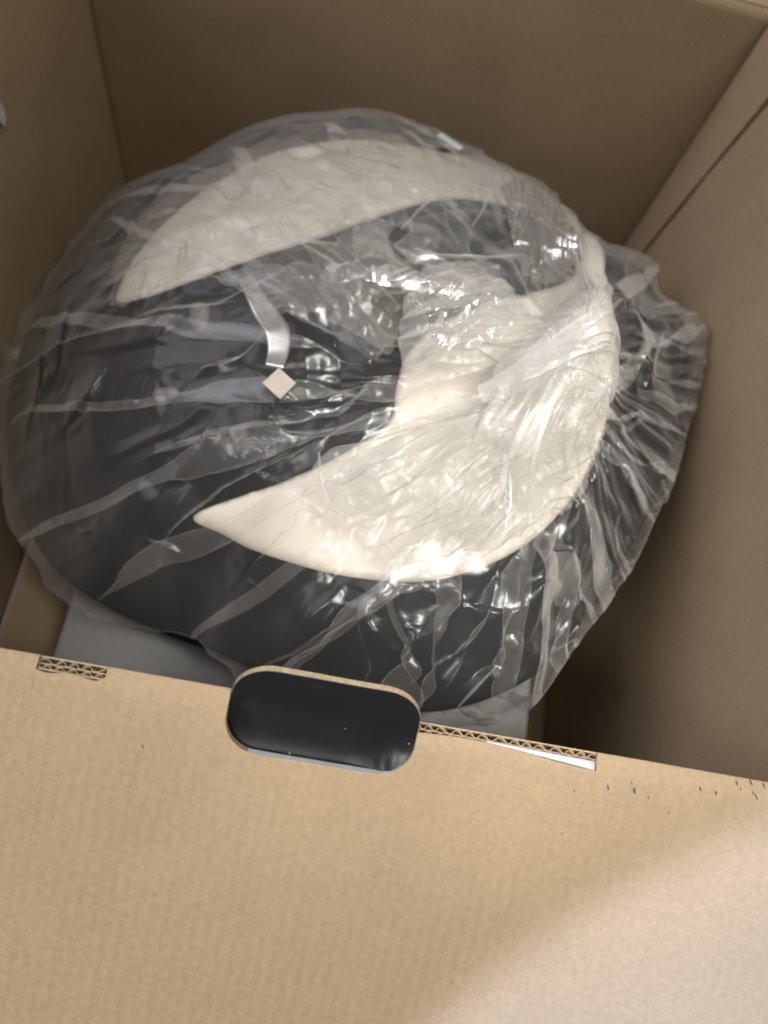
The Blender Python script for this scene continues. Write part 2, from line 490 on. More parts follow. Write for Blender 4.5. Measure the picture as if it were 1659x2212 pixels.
# black hand-hole tab: printed outer face, stands above the crease and runs on under the hole
def tab_outline(sx):
    d = abs(sx)
    hw, hr, ht = HW - 0.0004, 0.022, 0.0385
    if d <= hw - hr: return ht
    k = min(d - (hw - hr), hr)
    return ht - hr + math.sqrt(max(hr * hr - k * k, 0))
_sl = np.linspace(-0.012, 0.06, 721)
_ga2 = np.radians(20 + 36 * sstep(-.002, .026, _sl))
_ty = np.cumsum(np.cos(_ga2)) * 0.0001; _tz = np.cumsum(np.sin(_ga2)) * 0.0001
_ty -= np.interp(0, _sl, _ty); _tz -= np.interp(0, _sl, _tz)
xs_t = np.concatenate([np.linspace(-HW + .0004, -HW + .023, 24)[:-1], np.linspace(-HW + .023, HW - .023, 50)[:-1], np.linspace(HW - .023, HW - .0004, 24)])
rows = np.linspace(0, 1, 46)
low_v = []
fr, bk = [], []
for x in xs_t:
    h = tab_outline(x) + 0.0165
    for r_ in rows:
        sl = h - r_ * (h + 0.010)               # along the board, 0 at the foot of the hole
        ga = math.radians(20 + 36 * float(sstep(-.002, .026, sl)))
        dent = 0.00022 * float(pnoise(x * 55, sl * 55, 3)) + 0.0007 * float(abs(pnoise(x * 150, sl * 60, 4))) * float(sstep(.022, .045, x) * (1 - sstep(.012, .034, sl)))
        dent += 0.0078 * float(sstep(.016, .052, x)) * (1 - float(sstep(.002, .034, sl))) * float(sstep(-.010, .001, sl))
        y = 0.0315 + float(np.interp(sl, _sl, _ty)) - math.sin(ga) * dent
        z = ZR - 0.0185 + float(np.interp(sl, _sl, _tz)) + math.cos(ga) * dent
        fr.append((HX + x, y, z)); bk.append((HX + x, y + 0.0034 * math.sin(ga), z - 0.0034 * math.cos(ga)))
nu, nv = len(xs_t), len(rows) + len(low_v)
n = nu * nv
Q = [grid_quads(nu, nv), grid_quads(nu, nv, off=n)[:, ::-1]]
idx = np.arange(n).reshape(nu, nv)
ed = []
for e in (idx[0, :], idx[-1, ::-1], idx[::-1, 0], idx[:, -1]):
    ed.append(np.stack([e[:-1], e[1:], e[1:] + n, e[:-1] + n], -1))
nF = len(Q[0]) ; nE = sum(map(len, ed))
me = mesh_np('handle_tab', np.array(fr + bk), np.concatenate(Q + ed))
tab = obj('handle_tab', me, [M_PRINT, M_EDGE], box)
tab['label'] = 'glossy black hand-hole tab sticking up over the crease'
mi = np.ones(len(me.polygons), dtype=np.int32); mi[:nF] = 0
me.polygons.foreach_set('material_index', mi)
sm = np.ones(len(me.polygons), dtype=bool); sm[2 * nF:] = False
me.polygons.foreach_set('use_smooth', sm)

# dust on the gloss
pm = tab.data.materials[0].node_tree
pb = [n for n in pm.nodes if n.type == 'BSDF_PRINCIPLED'][0]
tcd = N(pm, 'ShaderNodeTexCoord'); vd = N(pm, 'ShaderNodeTexVoronoi', Scale=230.0); pm.links.new(tcd.outputs['Object'], vd.inputs['Vector'])
rd = ramp(pm, [(0.10, (1, 1, 1)), (0.17, (0, 0, 0))]); pm.links.new(vd.outputs['Distance'], rd.inputs['Fac'])
sd = N(pm, 'ShaderNodeSeparateColor'); pm.links.new(vd.outputs['Color'], sd.inputs[0])
gd = N(pm, 'ShaderNodeMath', operation='GREATER_THAN'); gd.inputs[1].default_value = 0.93; pm.links.new(sd.outputs[0], gd.inputs[0])
xd = N(pm, 'ShaderNodeMath', operation='MULTIPLY'); pm.links.new(rd.outputs['Color'], xd.inputs[0]); pm.links.new(gd.outputs[0], xd.inputs[1])
sn_ = N(pm, 'ShaderNodeTexNoise', Scale=38.0, Detail=6.0, Distortion=1.0); pm.links.new(tcd.outputs['Object'], sn_.inputs['Vector'])
sr_ = ramp(pm, [(0.62, (0.005, 0.006, 0.008)), (0.85, (0.022, 0.023, 0.026))]); pm.links.new(sn_.outputs['Fac'], sr_.inputs['Fac'])
mxd = N(pm, 'ShaderNodeMixRGB', blend_type='MIX'); pm.links.new(xd.outputs[0], mxd.inputs['Fac']); pm.links.new(sr_.outputs['Color'], mxd.inputs['Color1'])
mxd.inputs['Color2'].default_value = (0.22, 0.22, 0.22, 1); pm.links.new(mxd.outputs['Color'], pb.inputs['Base Color'])

# torn white liner at the hole's right corner and the grey-white lip of the right slot
def strip_mesh(name, pa, pb, mat, parent, thick=0.0004):
    b = bmesh.new()
    A = [b.verts.new(p) for p in pa]; B = [b.verts.new(p) for p in pb]
    for i in range(len(A) - 1): b.faces.new((A[i], A[i + 1], B[i + 1], B[i]))
    me = bm_mesh(name, b, smooth=True)
    o = obj(name, me, mat, parent)
    s = o.modifiers.new('thickness', 'SOLIDIFY'); s.thickness = thick
    return o
ts = np.linspace(0, 1, 16)
strip_mesh('torn_liner', [flap_pt(HX + HW - 0.0005 - 0.013 * max(0, t - .45) ** 1.3, 0.012 + 0.0255 * t, -0.0045) for t in ts],
           [flap_pt(HX + HW - 0.0012 - 0.0075 * t - 0.012 * max(0, t - .45) + random.uniform(-.0005, .0005), 0.012 + 0.0245 * t, -0.0062) for t in ts], M_WHITE, flap)
strip_mesh('torn_liner', [flap_pt(S2[0] + (S2[1] - S2[0]) * (.38 + .61 * t), 0.0040 + 0.0010 * t, 0.0002) for t in ts],
           [flap_pt(S2[0] + (S2[1] - S2[0]) * (.38 + .61 * t), 0.0046 + 0.0052 * t, 0.0004) for t in ts], M_WHITE, flap)

# corrugation seen in the two slots: two wavy papers either side of the middle liner
def fluting(x0, x1):
    V, Qs, off = [], [], 0
    for (ya, yb, lam, ph) in ((YF - 0.0009, YF - 0.0034, 0.0078, 0.1), (YF - 0.0041, YF - 0.0061, 0.0062, 0.5)):
        x = np.arange(x0, x1, 0.00045)
        w = x / lam + ph + 0.35 * pnoise(x * 55, x * 0 + lam * 999, 9)
        c = 0.5 + 0.5 * np.clip(1.25 * np.sin(2 * np.pi * w), -1, 1)
        y = ya + (yb - ya) * c
        zt = ZR - 0.0014 - 0.0010 * np.abs(pnoise(x * 220, x * 0, 4))
        for dy in (-0.00022, 0.00022):
            V.append(np.stack([x, y + dy, zt], -1)); V.append(np.stack([x, y + dy, np.full_like(x, ZR - .0118)], -1))
        m_ = len(x); i = np.arange(m_ - 1)
        for a, b in ((0, 1), (3, 2), (2, 0)):
            Qs.append(np.stack([off + a * m_ + i, off + a * m_ + i + 1, off + b * m_ + i + 1, off + b * m_ + i], -1))
        off += 4 * m_
    return obj('fluting', mesh_np('fluting', np.concatenate(V), np.concatenate(Qs), smooth=True), M_FLUTE, box)
fluting(S1[0] - .001, S1[1] + .001); fluting(S2[0] - .004, S2[1] + .001)

# the other three flaps hang outwards over the rim
def side_flap(p0, p1, out_dir, length, drop, mat):
    p0, p1 = np.array(p0, float), np.array(p1, float); o = np.array(out_dir, float)
    u = np.linspace(0, 1, 40); v = np.concatenate([np.linspace(0, .06, 8)[:-1], np.linspace(.06, 1, 12)])
    P = []
    for a in u:
        for b in v:
            d = b * length
            bend = math.radians(drop) * float(sstep(0.003, 0.020, d))
            dz = -math.sin(math.radians(drop)) * max(0, d - 0.010)
            dh = min(d, 0.010) + math.cos(math.radians(drop)) * max(0, d - 0.010)
            P.append(p0 * (1 - a) + p1 * a + o * dh + np.array([0, 0, dz]))
    P = np.array(P); nu, nv = len(u), len(v); n = nu * nv
    V = np.concatenate([P + [0, 0, .0016], P - [0, 0, 0.0044]])
    V[n:, 2] = np.where(np.abs((P - p0) @ o) < T + .004, ZR + .0004, V[n:, 2])
    idx = np.arange(n).reshape(nu, nv); Q = [grid_quads(nu, nv), grid_quads(nu, nv, off=n)[:, ::-1]]
    for e in (idx[0, :], idx[-1, ::-1], idx[::-1, 0], idx[:, -1]):
        Q.append(np.stack([e[:-1], e[1:], e[1:] + n, e[:-1] + n], -1))
    me = mesh_np('flap', V, np.concatenate(Q))
    return obj('flap', me, mat, box)
side_flap((XL, YB, ZR), (XRI, YB, ZR), (0, 1, 0), 0.31, 30, M_FLAP)
side_flap((XL, YF, ZR), (XL, YB, ZR), (-1, 0, 0), 0.31, 50, M_WALLY)
side_flap((XRI, YF, ZR), (XRI, YB, ZR), (1, 0, 0), 0.31, 50, M_WALLY)

# ------------------------------------------------------------------ shape of the wrapped thing
outl = [(-4, 890, -.255), (18, 790, -.255), (60, 690, -.25), (120, 580, -.25), (190, 490, -.25), (285, 400, -.245), (390, 358, -.235), (500, 298, -.205),
        (620, 262, -.185), (700, 252, -.178), (780, 245, -.175), (880, 265, -.172), (960, 300, -.17), (1030, 335, -.17), (1110, 385, -.17), (1210, 450, -.17),
        (1280, 520, -.17), (1400, 566, -.155), (1425, 640, -.145), (1512, 708, -.125), (1510, 790, -.125), (1495, 880, -.13), (1460, 1000, -.13),
        (1400, 1150, -.125), (1320, 1290, -.125), (1240, 1400, -.12), (1145, 1525, -.12), (1040, 1560, -.13), (880, 1555, -.14), (700, 1525, -.15),
        (560, 1470, -.16), (470, 1430, -.18), (400, 1375, -.205), (270, 1350, -.22), (150, 1308, -.225), (60, 1185, -.24), (10, 1050, -.25)]
o_ = np.array(outl, float)
OUT = at_z(o_[:, 0], o_[:, 1], o_[:, 2])
OUT[:, 0] = np.clip(OUT[:, 0], XL + .006, XRI - .008); OUT[:, 1] = np.clip(OUT[:, 1], YF + .008, YB - .008)
def closed_curve(P, m=720):
    """periodic Catmull-Rom through the points"""
    P = np.asarray(P); n_ = len(P); t = np.linspace(0, n_, m, endpoint=False)
    i = np.floor(t).astype(int); f = (t - i)[:, None]
    p0, p1, p2, p3 = P[(i - 1) % n_], P[i % n_], P[(i + 1) % n_], P[(i + 2) % n_]
    return 0.5 * (2 * p1 + (p2 - p0) * f + (2 * p0 - 5 * p1 + 4 * p2 - p3) * f ** 2 + (3 * p1 - p0 - 3 * p2 + p3) * f ** 3)
OUTC = closed_curve(OUT)
C0 = at_z(770, 800, -.12)[:2]
KN = at_z(1222, 765, -.055)
def polar_table(curve, c, m=1440):
    """outline as radius (and height) over angle seen from c (star-shaped)"""
    d = curve[:, :2] - c
    th = np.unwrap(np.arctan2(d[:, 1], d[:, 0])); r = np.hypot(d[:, 0], d[:, 1])
    if th[-1] < th[0]: th, r, z = th[::-1], r[::-1], curve[::-1, 2]
    else: z = curve[:, 2]
    tt = np.linspace(-np.pi, np.pi, m, endpoint=False)
    base = th[0]
    q = (tt - base) % (2 * np.pi) + base
    o = np.argsort(th); th, r, z = th[o], r[o], z[o]
    th2 = np.concatenate([th - 2 * np.pi, th, th + 2 * np.pi]); r2 = np.tile(r, 3); z2 = np.tile(z, 3)
    return tt, np.interp(q, th2, r2), np.interp(q, th2, z2)
T0, R0, Z0 = polar_table(OUTC, C0)
def lookup(tt, val, th):
    m = len(tt); f = (np.asarray(th) + np.pi) / (2 * np.pi) * m
    i = np.floor(f).astype(int); w = f - i
    return val[i % m] * (1 - w) + val[(i + 1) % m] * w
ZTOP = ZR - 0.085
def body_z(x, y):
    dx, dy = x - C0[0], y - C0[1]
    th = np.arctan2(dy, dx); r = np.hypot(dx, dy)
    q = r / lookup(T0, R0, th); ze = lookup(T0, Z0, th)
    return ZTOP + (ze - ZTOP) * np.minimum(q, 1.15) ** 2.3
def rim_q(x, y):
    dx, dy = x - C0[0], y - C0[1]
    return sstep(.75, 1.0, np.hypot(dx, dy) / lookup(T0, R0, np.arctan2(dy, dx)))
def bag_z(x, y):
    d = np.hypot(x - KN[0], y - KN[1])
    return body_z(x, y) + 0.013 - 0.008 * rim_q(x, y) + 0.048 * np.exp(-(d / 0.045) ** 1.5)
def drop(px, py, fn):
    """where the ray through a picture point meets a height surface"""
    r = rays(px, py)
    lo = np.full(np.shape(px), (ZR - 0.02 - CAM[2])) / r[..., 2]; hi = np.full(np.shape(px), (ZR - 0.33 - CAM[2])) / r[..., 2]
    for _ in range(40):
        md = (lo + hi) / 2; p = CAM + r * md[..., None]
        up = p[..., 2] > fn(p[..., 0], p[..., 1])
        lo = np.where(up, md, lo); hi = np.where(up, hi, md)
    return CAM + r * ((lo + hi) / 2)[..., None]

# ------------------------------------------------------------------ foam tray under it
bm = bmesh.new(); bm_box(bm, -0.200, 0.2365, 0.066, 0.64, 0.0075, ZR - 0.3005)
tray = obj('foam_block', bm_mesh('foam_block', bm, bev=0.005, seg=3), M_FOAM)
tag(tray, 'pale grey packing block under the wrapped appliance, showing at the front', 'packing foam')

# ------------------------------------------------------------------ the appliance
app = empty('appliance', (C0[0], C0[1], ZR - 0.30))
tag(app, 'rounded black appliance with a curved cream shell, wrapped in clear film', 'appliance')
nth, ns = 240, 70
th = np.linspace(-np.pi, np.pi, nth, endpoint=False); s = np.linspace(0.0, 1, ns)
Rr = lookup(T0, R0, th) * 0.970; Ze = lookup(T0, Z0, th)
sm_k = 9
Rr = np.array([np.mean(Rr[(i + np.arange(-sm_k, sm_k + 1)) % nth]) for i in range(nth)])
Xb = C0[0] + np.cos(th)[:, None] * Rr[:, None] * s; Yb_ = C0[1] + np.sin(th)[:, None] * Rr[:, None] * s
Zb = body_z(Xb, Yb_)
# dished black middle
BASIN = drop(np.array([610.]), np.array([800.]), body_z)[0]
def dish(x, y):
    d = np.hypot((x - BASIN[0]) / 0.20, (y - BASIN[1]) / 0.15)
    return -0.012 * np.exp(-d ** 2.5) + 0.004 * np.exp(-((d - 1.05) / .08) ** 2)
Zb = Zb + dish(Xb, Yb_)
down = np.linspace(0, 1, 14)[1:]
Xd = C0[0] + np.cos(th)[:, None] * Rr[:, None] * (1 - 0.17 * down ** 2.0); Yd = C0[1] + np.sin(th)[:, None] * Rr[:, None] * (1 - 0.17 * down ** 2.0)
Zend = Zb[:, -1]
Zd = Zend[:, None] + (ZR - 0.299 - Zend)[:, None] * down
V = np.stack([np.concatenate([Xb, Xd], 1), np.concatenate([Yb_, Yd], 1), np.concatenate([Zb, Zd], 1)], -1)
nv = V.shape[1]
Vv = np.concatenate([V.reshape(-1, 3), [[C0[0], C0[1], ZR - 0.299]]])
q = grid_quads(nth, nv, wrap_u=True)
last = np.arange(nth) * nv + nv - 1
t_ = np.stack([last, np.roll(last, -1), np.full(nth, nth * nv)], -1)
obj('body', mesh_np('body', Vv, q, t_), M_BLACK, app)

def shell(name, pix, mat, parent, hgt=0.0045, rnd=0.008, base=None, step=0.0042, lip=0.004):
    """a panel cut to a curved outline and laid over the body, edges rounded over"""
    base = base or (lambda x, y: body_z(x, y) + dish(x, y))
    pts = drop(np.array([p[0] for p in pix], float), np.array([p[1] for p in pix], float), body_z)
    cu = closed_curve(pts, 260)[:, :2]
    x0, y0 = cu.min(0); x1, y1 = cu.max(0)
    gx, gy = np.meshgrid(np.arange(x0, x1, step), np.arange(y0, y1, step), indexing='ij')
    P = np.stack([gx.ravel(), gy.ravel()], -1) + rng.uniform(-.0006, .0006, (gx.size, 2))
    a, b = cu, np.roll(cu, -1, 0)
    ins = np.zeros(len(P), bool)
    for (ax, ay), (bx, by) in zip(a, b):
        c = ((ay > P[:, 1]) != (by > P[:, 1])) & (P[:, 0] < (bx - ax) * (P[:, 1] - ay) / (by - ay + 1e-12) + ax)
        ins ^= c
    P = P[ins]
    dst = np.min(np.hypot(P[:, None, 0] - cu[None, :, 0], P[:, None, 1] - cu[None, :, 1]), 1)
    P = P[dst > 0.0024]; dst = dst[dst > 0.0024]
    nb = len(cu)
    allp = [Vector(p) for p in cu] + [Vector(p) for p in P]
    vo, eo, fo, *_ = delaunay_2d_cdt(allp, [(i, (i + 1) % nb) for i in range(nb)], [], 1, 1e-6)
    vo = np.array([tuple(v) for v in vo])
    d = np.min(np.hypot(vo[:, None, 0] - cu[None, :, 0], vo[:, None, 1] - cu[None, :, 1]), 1)
    k = np.clip(d / rnd, 0, 1)
    z = base(vo[:, 0], vo[:, 1]) + hgt * np.sqrt(np.clip(1 - (1 - k) ** 2, 0, 1))
    top = np.stack([vo[:, 0], vo[:, 1], z], -1)
    bot = top.copy(); bot[:, 2] = base(vo[:, 0], vo[:, 1]) - lip
    n_ = len(vo)
    f = np.array(fo, dtype=np.int32)
    e = np.array([(i, (i + 1) % nb) for i in range(nb)])
    sk = np.concatenate([np.stack([e[:, 0], e[:, 0] + n_, e[:, 1] + n_], -1), np.stack([e[:, 0], e[:, 1] + n_, e[:, 1]], -1)])
    me = mesh_np(name, np.concatenate([top, bot]), None, np.concatenate([f, f[:, ::-1] + n_, sk]))
    b_ = bmesh.new(); b_.from_mesh(me); bmesh.ops.recalc_face_normals(b_, faces=b_.faces); b_.to_mesh(me); b_.free()
    return obj(name, me, mat, parent)

cream = [(248, 640), (290, 560), (345, 490), (420, 425), (520, 365), (640, 322), (760, 305), (880, 318), (1000, 345), (1110, 385), (1205, 440), (1268, 520), (1305, 620),
         (1322, 740), (1318, 860), (1290, 970), (1235, 1075), (1150, 1165), (1040, 1225), (920, 1254), (800, 1252), (690, 1230), (580, 1195), (490, 1152), (415, 1110),
         (520, 1062), (620, 1026), (700, 990), (790, 940), (850, 890), (862, 820), (885, 750), (950, 690), (1060, 650), (1160, 628), (1225, 606), (1240, 572), (1190, 500),
         (1110, 452), (1000, 430), (880, 446), (760, 488), (640, 520), (520, 556), (400, 600), (310, 632)]
sh = shell('cream_shell', cream, M_CREAM, app)
sh['label'] = 'cream plastic shell curving round the black middle'
obj_dark = shell('black_visor', [(700, 560), (800, 500), (900, 470), (1000, 455), (1100, 474), (1172, 520), (1215, 572), (1190, 598), (1110, 602), (1000, 590), (900, 590), (800, 610), (720, 620)],
                 plain('gloss_black', (0.02, 0.021, 0.023), 0.18, 0.1, 20), app, hgt=0.013, rnd=0.030)
# curled metal strap in the dark middle
def ribbon(name, pix, width_px, mat, parent, fn, lift, seg=8, curl=0.0, thick=0.0006, tw=None):
    pts = drop(np.array([p[0] for p in pix], float), np.array([p[1] for p in pix], float), fn)
    m_ = len(pts); t = np.linspace(0, m_ - 1, (m_ - 1) * 8 + 1)
    C = np.stack([np.interp(t, np.arange(m_), pts[:, k]) for k in range(3)], -1)
    for _ in range(26):
        C[1:-1] = (C[:-2] + 2 * C[1:-1] + C[2:]) / 4
    W = np.interp(t, np.arange(m_), width_px) * 0.00034
    tg = np.gradient(C[:, :2], axis=0); tg /= np.linalg.norm(tg, axis=1)[:, None] + 1e-9
    nr = np.stack([-tg[:, 1], tg[:, 0]], -1)
    u = np.linspace(-.5, .5, seg)
    X = C[:, None, 0] + nr[:, None, 0] * u * W[:, None]; Y = C[:, None, 1] + nr[:, None, 1] * u * W[:, None]
    lf = np.interp(t, np.arange(m_), lift if np.ndim(lift) else [lift] * m_)
    for _ in range(40):
        lf[1:-1] = (lf[:-2] + 2 * lf[1:-1] + lf[2:]) / 4
    Z = fn(X, Y) + lf[:, None] + curl * (u ** 2) * 4
    me = mesh_np(name, np.stack([X, Y, Z], -1).reshape(-1, 3), grid_quads(len(t), seg))
    o = obj(name, me, mat, parent)
    sdf = o.modifiers.new('thickness', 'SOLIDIFY'); sdf.thickness = thick
    return o
under = lambda x, y: body_z(x, y) + dish(x, y)
st = ribbon('metal_strap', [(528, 612), (552, 660), (572, 700), (600, 735), (603, 775), (590, 815)], [34, 42, 50, 54, 48, 40], M_METAL, app, under,
            [0.008, 0.014, 0.010, 0.020, 0.012, 0.016], thick=0.0012)
st['label'] = 'curled bright metal strap in the dark middle'
shell('grey_spot', [(415, 640), (445, 640), (452, 670), (440, 695), (415, 690), (405, 662)], M_GREY, app, hgt=0.004, rnd=0.005, step=0.002)  # faint spots modelled as small raised grey patches
shell('grey_spot', [(325, 835), (345, 822), (378, 822), (385, 838), (360, 852), (335, 852)], M_GREY, app, hgt=0.004, rnd=0.005, step=0.002)

# ------------------------------------------------------------------ the clear plastic bag
bag = empty('plastic_bag', (C0[0], C0[1], ZR - 0.30))
tag(bag, 'crumpled clear plastic bag knotted over the appliance inside the box', 'plastic bag')
KT, KR, KZ = polar_table(OUTC, KN[:2])

def ridged(x, y, seed):
    return 1 - np.abs(pnoise(x, y, seed)) * 2.0
def facets(x, y, lam, seed, warp=0.6):
    """sharp folds between flat faces, as in creased film"""
    r = np.random.default_rng(seed * 7 + 3)
    out = 0
    wx = pnoise(x / lam * .7, y / lam * .7, seed + 31) * warp; wy = pnoise(x / lam * .7, y / lam * .7, seed + 57) * warp
    for k in range(3):
        a = r.uniform(0, np.pi); l = lam * r.uniform(.75, 1.4)
        out = out + tri((x * np.cos(a) + y * np.sin(a)) / l + wx * np.cos(2 * k) + wy + r.uniform())
    return out / 3
def pleats(thk, d, seed):
    p = 0
    for k, a in ((7, 1.0), (15, .6), (31, .28), (62, .14), (120, .06)):
        p = p + a * (np.abs(pnoise(thk * k / np.pi + 40, d * 5 + thk * 0, seed + k)) * 2 - .5)
    return p
_cr = np.random.default_rng(5)
HAND = [(230, 1010, 470, 880), (470, 880, 440, 1000), (345, 1070, 480, 940), (480, 905, 860, 880), (500, 760, 370, 865), (190, 705, 590, 545), (640, 870, 870, 830),
        (250, 620, 330, 700), (480, 860, 700, 905), (420, 1020, 640, 960), (590, 540, 700, 470), (560, 330, 600, 470), (640, 380, 560, 520), (700, 350, 860, 330), (160, 640, 120, 820),
        (100, 760, 60, 960), (240, 780, 130, 950), (100, 1120, 260, 1190), (300, 1150, 420, 1240), (760, 1300, 640, 1400), (960, 1250, 1000, 1330), (1180, 1010, 1250, 1120), (1250, 1060, 1210, 1180),
        (1330, 780, 1410, 800), (1420, 730, 1390, 850), (1310, 930, 1400, 905), (1340, 1000, 1390, 1120), (1130, 1280, 1210, 1260), (1000, 1510, 1070, 1440), (900, 1330, 860, 1450)]
_h = np.array(HAND, float)
_A = drop(_h[:, 0], _h[:, 1], bag_z)[:, :2]; _B = drop(_h[:, 2], _h[:, 3], bag_z)[:, :2]
_n = 150
_k = _cr.integers(0, len(OUTC), _n); _f = np.sqrt(_cr.uniform(.02, .95, _n))[:, None]
_c = C0 * (1 - _f) + OUTC[_k, :2] * _f
_rad = np.arctan2(_c[:, 1] - KN[1], _c[:, 0] - KN[0]) + _cr.normal(0, .55, _n)
_l = _cr.uniform(.012, .06, _n)[:, None]
_d = np.stack([np.cos(_rad), np.sin(_rad)], -1) * _l
CRE = np.concatenate([np.concatenate([_A, _B], 1), np.concatenate([_c - _d, _c + _d], 1)])
CRH = np.concatenate([_cr.uniform(.003, .0055, len(HAND)), _cr.uniform(.001, .0038, _n)])
CRS = _cr.choice([-1, 1], len(CRE)); CRW = _cr.uniform(.010, .028, len(CRE))
def creases(x, y):
    """single sharp folds: steep on one side, a long flat face on the other"""
    z = np.zeros(np.shape(x)); zf = z.ravel(); xf = np.ravel(x); yf = np.ravel(y)
    for (ax, ay, bx, by), h, sg, w in zip(CRE, CRH, CRS, CRW):
        L = math.hypot(bx - ax, by - ay) + 1e-9; ux, uy = (bx - ax) / L, (by - ay) / L
        k = np.nonzero((xf > min(ax, bx) - .035) & (xf < max(ax, bx) + .035) & (yf > min(ay, by) - .035) & (yf < max(ay, by) + .035))[0]
        if not len(k): continue
        t = ((xf[k] - ax) * ux + (yf[k] - ay) * uy) / L
        d = (-(xf[k] - ax) * uy + (yf[k] - ay) * ux) * sg + .002 * np.sin(t * 7 + h * 900)
        pr = np.where(d > 0, np.clip(1 - d / w, 0, 1), np.clip(1 + d / .0028, 0, 1))
        zf[k] += h * pr * np.clip(1 - (2 * np.abs(t - .5)) ** 2.0, 0, 1)
    return zf.reshape(np.shape(x))
def bag_wrinkle(x, y, seed=0):
    dx, dy = x - KN[0], y - KN[1]
    d = np.hypot(dx, dy); th = np.arctan2(dy, dx)
    # keep the seam at +-pi continuous by blending
    pl = pleats(th, d, seed)
    w = sstep(np.pi - .25, np.pi, th)
    pl = pl * (1 - w) + pleats(th - 2 * np.pi, d, seed) * w
    patch = sstep(-.15, .35, pnoise(x * 9, y * 9, seed + 3))
    patch2 = sstep(-.05, .4, pnoise(x * 14, y * 14, seed + 5))
    z = (0.0022 + 0.0045 * np.exp(-d / .10)) * pl + creases(x, y)
    z = z + 0.0060 * facets(x, y, 0.095, seed + 1) + 0.0026 * facets(x, y, 0.042, seed + 2) * patch + 0.0009 * facets(x, y, 0.020, seed + 4) * patch2
    z = z + 0.0003 * facets(x, y, 0.010, seed + 6) * patch * patch2
    return z
FOLDS = [  # where the film is laid over itself: path out from the knot and width, in mm
    ([(905, 1120), (800, 1240), (690, 1330), (560, 1430)], 17), ([(1000, 1130), (880, 1250), (790, 1340), (650, 1450)], 22), ([(720, 1030), (560, 1120), (430, 1180), (270, 1240)], 9),
    ([(1000, 1180), (905, 1280), (880, 1400), (875, 1540)], 14), ([(960, 1200), (850, 1290), (825, 1380), (805, 1450)], 7), ([(1040, 1190), (985, 1290), (955, 1400), (925, 1520)], 9),
    ([(1170, 1100), (1120, 1240), (1100, 1360), (1095, 1490)], 18), ([(1230, 1050), (1210, 1160), (1230, 1270), (1210, 1360)], 14), ([(1090, 900), (870, 900), (690, 940), (440, 1000)], 9),
    ([(1090, 850), (880, 850), (700, 840), (500, 850)], 8), ([(1070, 760), (860, 735), (700, 655), (560, 615)], 26), ([(1000, 740), (880, 610), (815, 540), (770, 465)], 16),
    ([(1250, 740), (1340, 640), (1400, 600)], 13), ([(1270, 770), (1400, 735), (1500, 715)], 10), ([(1260, 830), (1380, 890), (1460, 930)], 7),
    ([(1250, 880), (1340, 1000), (1400, 1110)], 9), ([(960, 720), (700, 560), (560, 420), (520, 320)], 12), ([(1040, 690), (900, 500), (760, 340), (720, 280)], 14),
    ([(800, 700), (560, 600), (380, 540), (240, 470)], 9), ([(700, 760), (480, 720), (260, 700), (90, 700)], 12), ([(650, 850), (420, 860), (220, 880), (40, 900)], 8),
    ([(600, 960), (400, 1010), (240, 1080), (60, 1160)], 10), ([(640, 1060), (420, 1180), (280, 1270)], 8), ([(700, 1180), (560, 1280), (430, 1360)], 12),
    ([(1250, 1000), (1280, 1120), (1300, 1240)], 10), ([(1290, 900), (1380, 1000), (1440, 1040)], 7)]
def fold_paths():
    out = []
    for pix, wd in FOLDS:
        p = drop(np.array([q[0] for q in pix], float), np.array([q[1] for q in pix], float), bag_z)
        dx, dy = p[:, 0] - KN[0], p[:, 1] - KN[1]
        out.append((np.unwrap(np.arctan2(dy, dx)), np.hypot(dx, dy), wd * .001))
    g_ = np.random.default_rng(21)
    for _ in range(130):
        t0_ = g_.uniform(-np.pi, np.pi); d0 = g_.uniform(.05, .22); L = g_.uniform(.06, .28)
        dd = np.linspace(d0, d0 + L, 4)
        out.append((t0_ + np.cumsum(g_.normal(0, .05, 4)), dd, g_.uniform(.0018, .0034 + .012 * g_.uniform() ** 2.5)))
    return out
nth, ns, nd = 1500, 330, 46
th = np.linspace(-np.pi, np.pi, nth, endpoint=False)
Rk = lookup(KT, KR, th); Zk = lookup(KT, KZ, th)
s = np.linspace(0.012, 1, ns)
D = Rk[:, None] * s
TH = np.repeat(th[:, None], ns, 1); ZO = np.zeros_like(D)
for k, (ft, fd, fw) in enumerate(fold_paths()):
    mid = (ft.min() + ft.max()) / 2; reach = (ft.max() - ft.min()) / 2 + 3.2 * (0.62 * fw * 1.25 / max(fd[0] - .035, .03) + .004)
    rr_ = np.nonzero(np.abs((th - mid + np.pi) % (2 * np.pi) - np.pi) < reach)[0]
    d_ = D[rr_]
    c_ = np.interp(d_, fd, ft) + 0.16 * fw / np.maximum(d_, .02) * np.interp(d_, np.linspace(0, .6, 200), pnoise(np.linspace(0, .6, 200) * 16, np.zeros(200), 300 + k))
    on = sstep(fd[0] - .035, fd[0] + .02, d_) * (1 - sstep(fd[-1] - .02, fd[-1] + .05, d_))
    A = fw * 1.25 / np.maximum(d_, .03) * on
    df = (th[rr_][:, None] - c_ + np.pi) % (2 * np.pi) - np.pi
    w_ = 0.62 * fw * 1.25 / np.maximum(d_, .03) + 0.004
    u_ = df / w_
    TH[rr_] -= A * 1.9 * u_ * np.exp(-u_ ** 2)
    ZO[rr_] += (0.0016 * u_ * np.exp(-u_ ** 2 / 2) + 0.0022 * np.exp(-u_ ** 2)) * on
RkT = lookup(KT, KR, TH)
X = KN[0] + np.cos(TH) * RkT * s; Y = KN[1] + np.sin(TH) * RkT * s
Z = bag_z(X, Y) + ZO
W = bag_wrinkle(X, Y)
fade = 1 - 0.75 * sstep(.86, 1.0, s)[None, :]
Z = Z + np.maximum(W, -0.0075) * fade
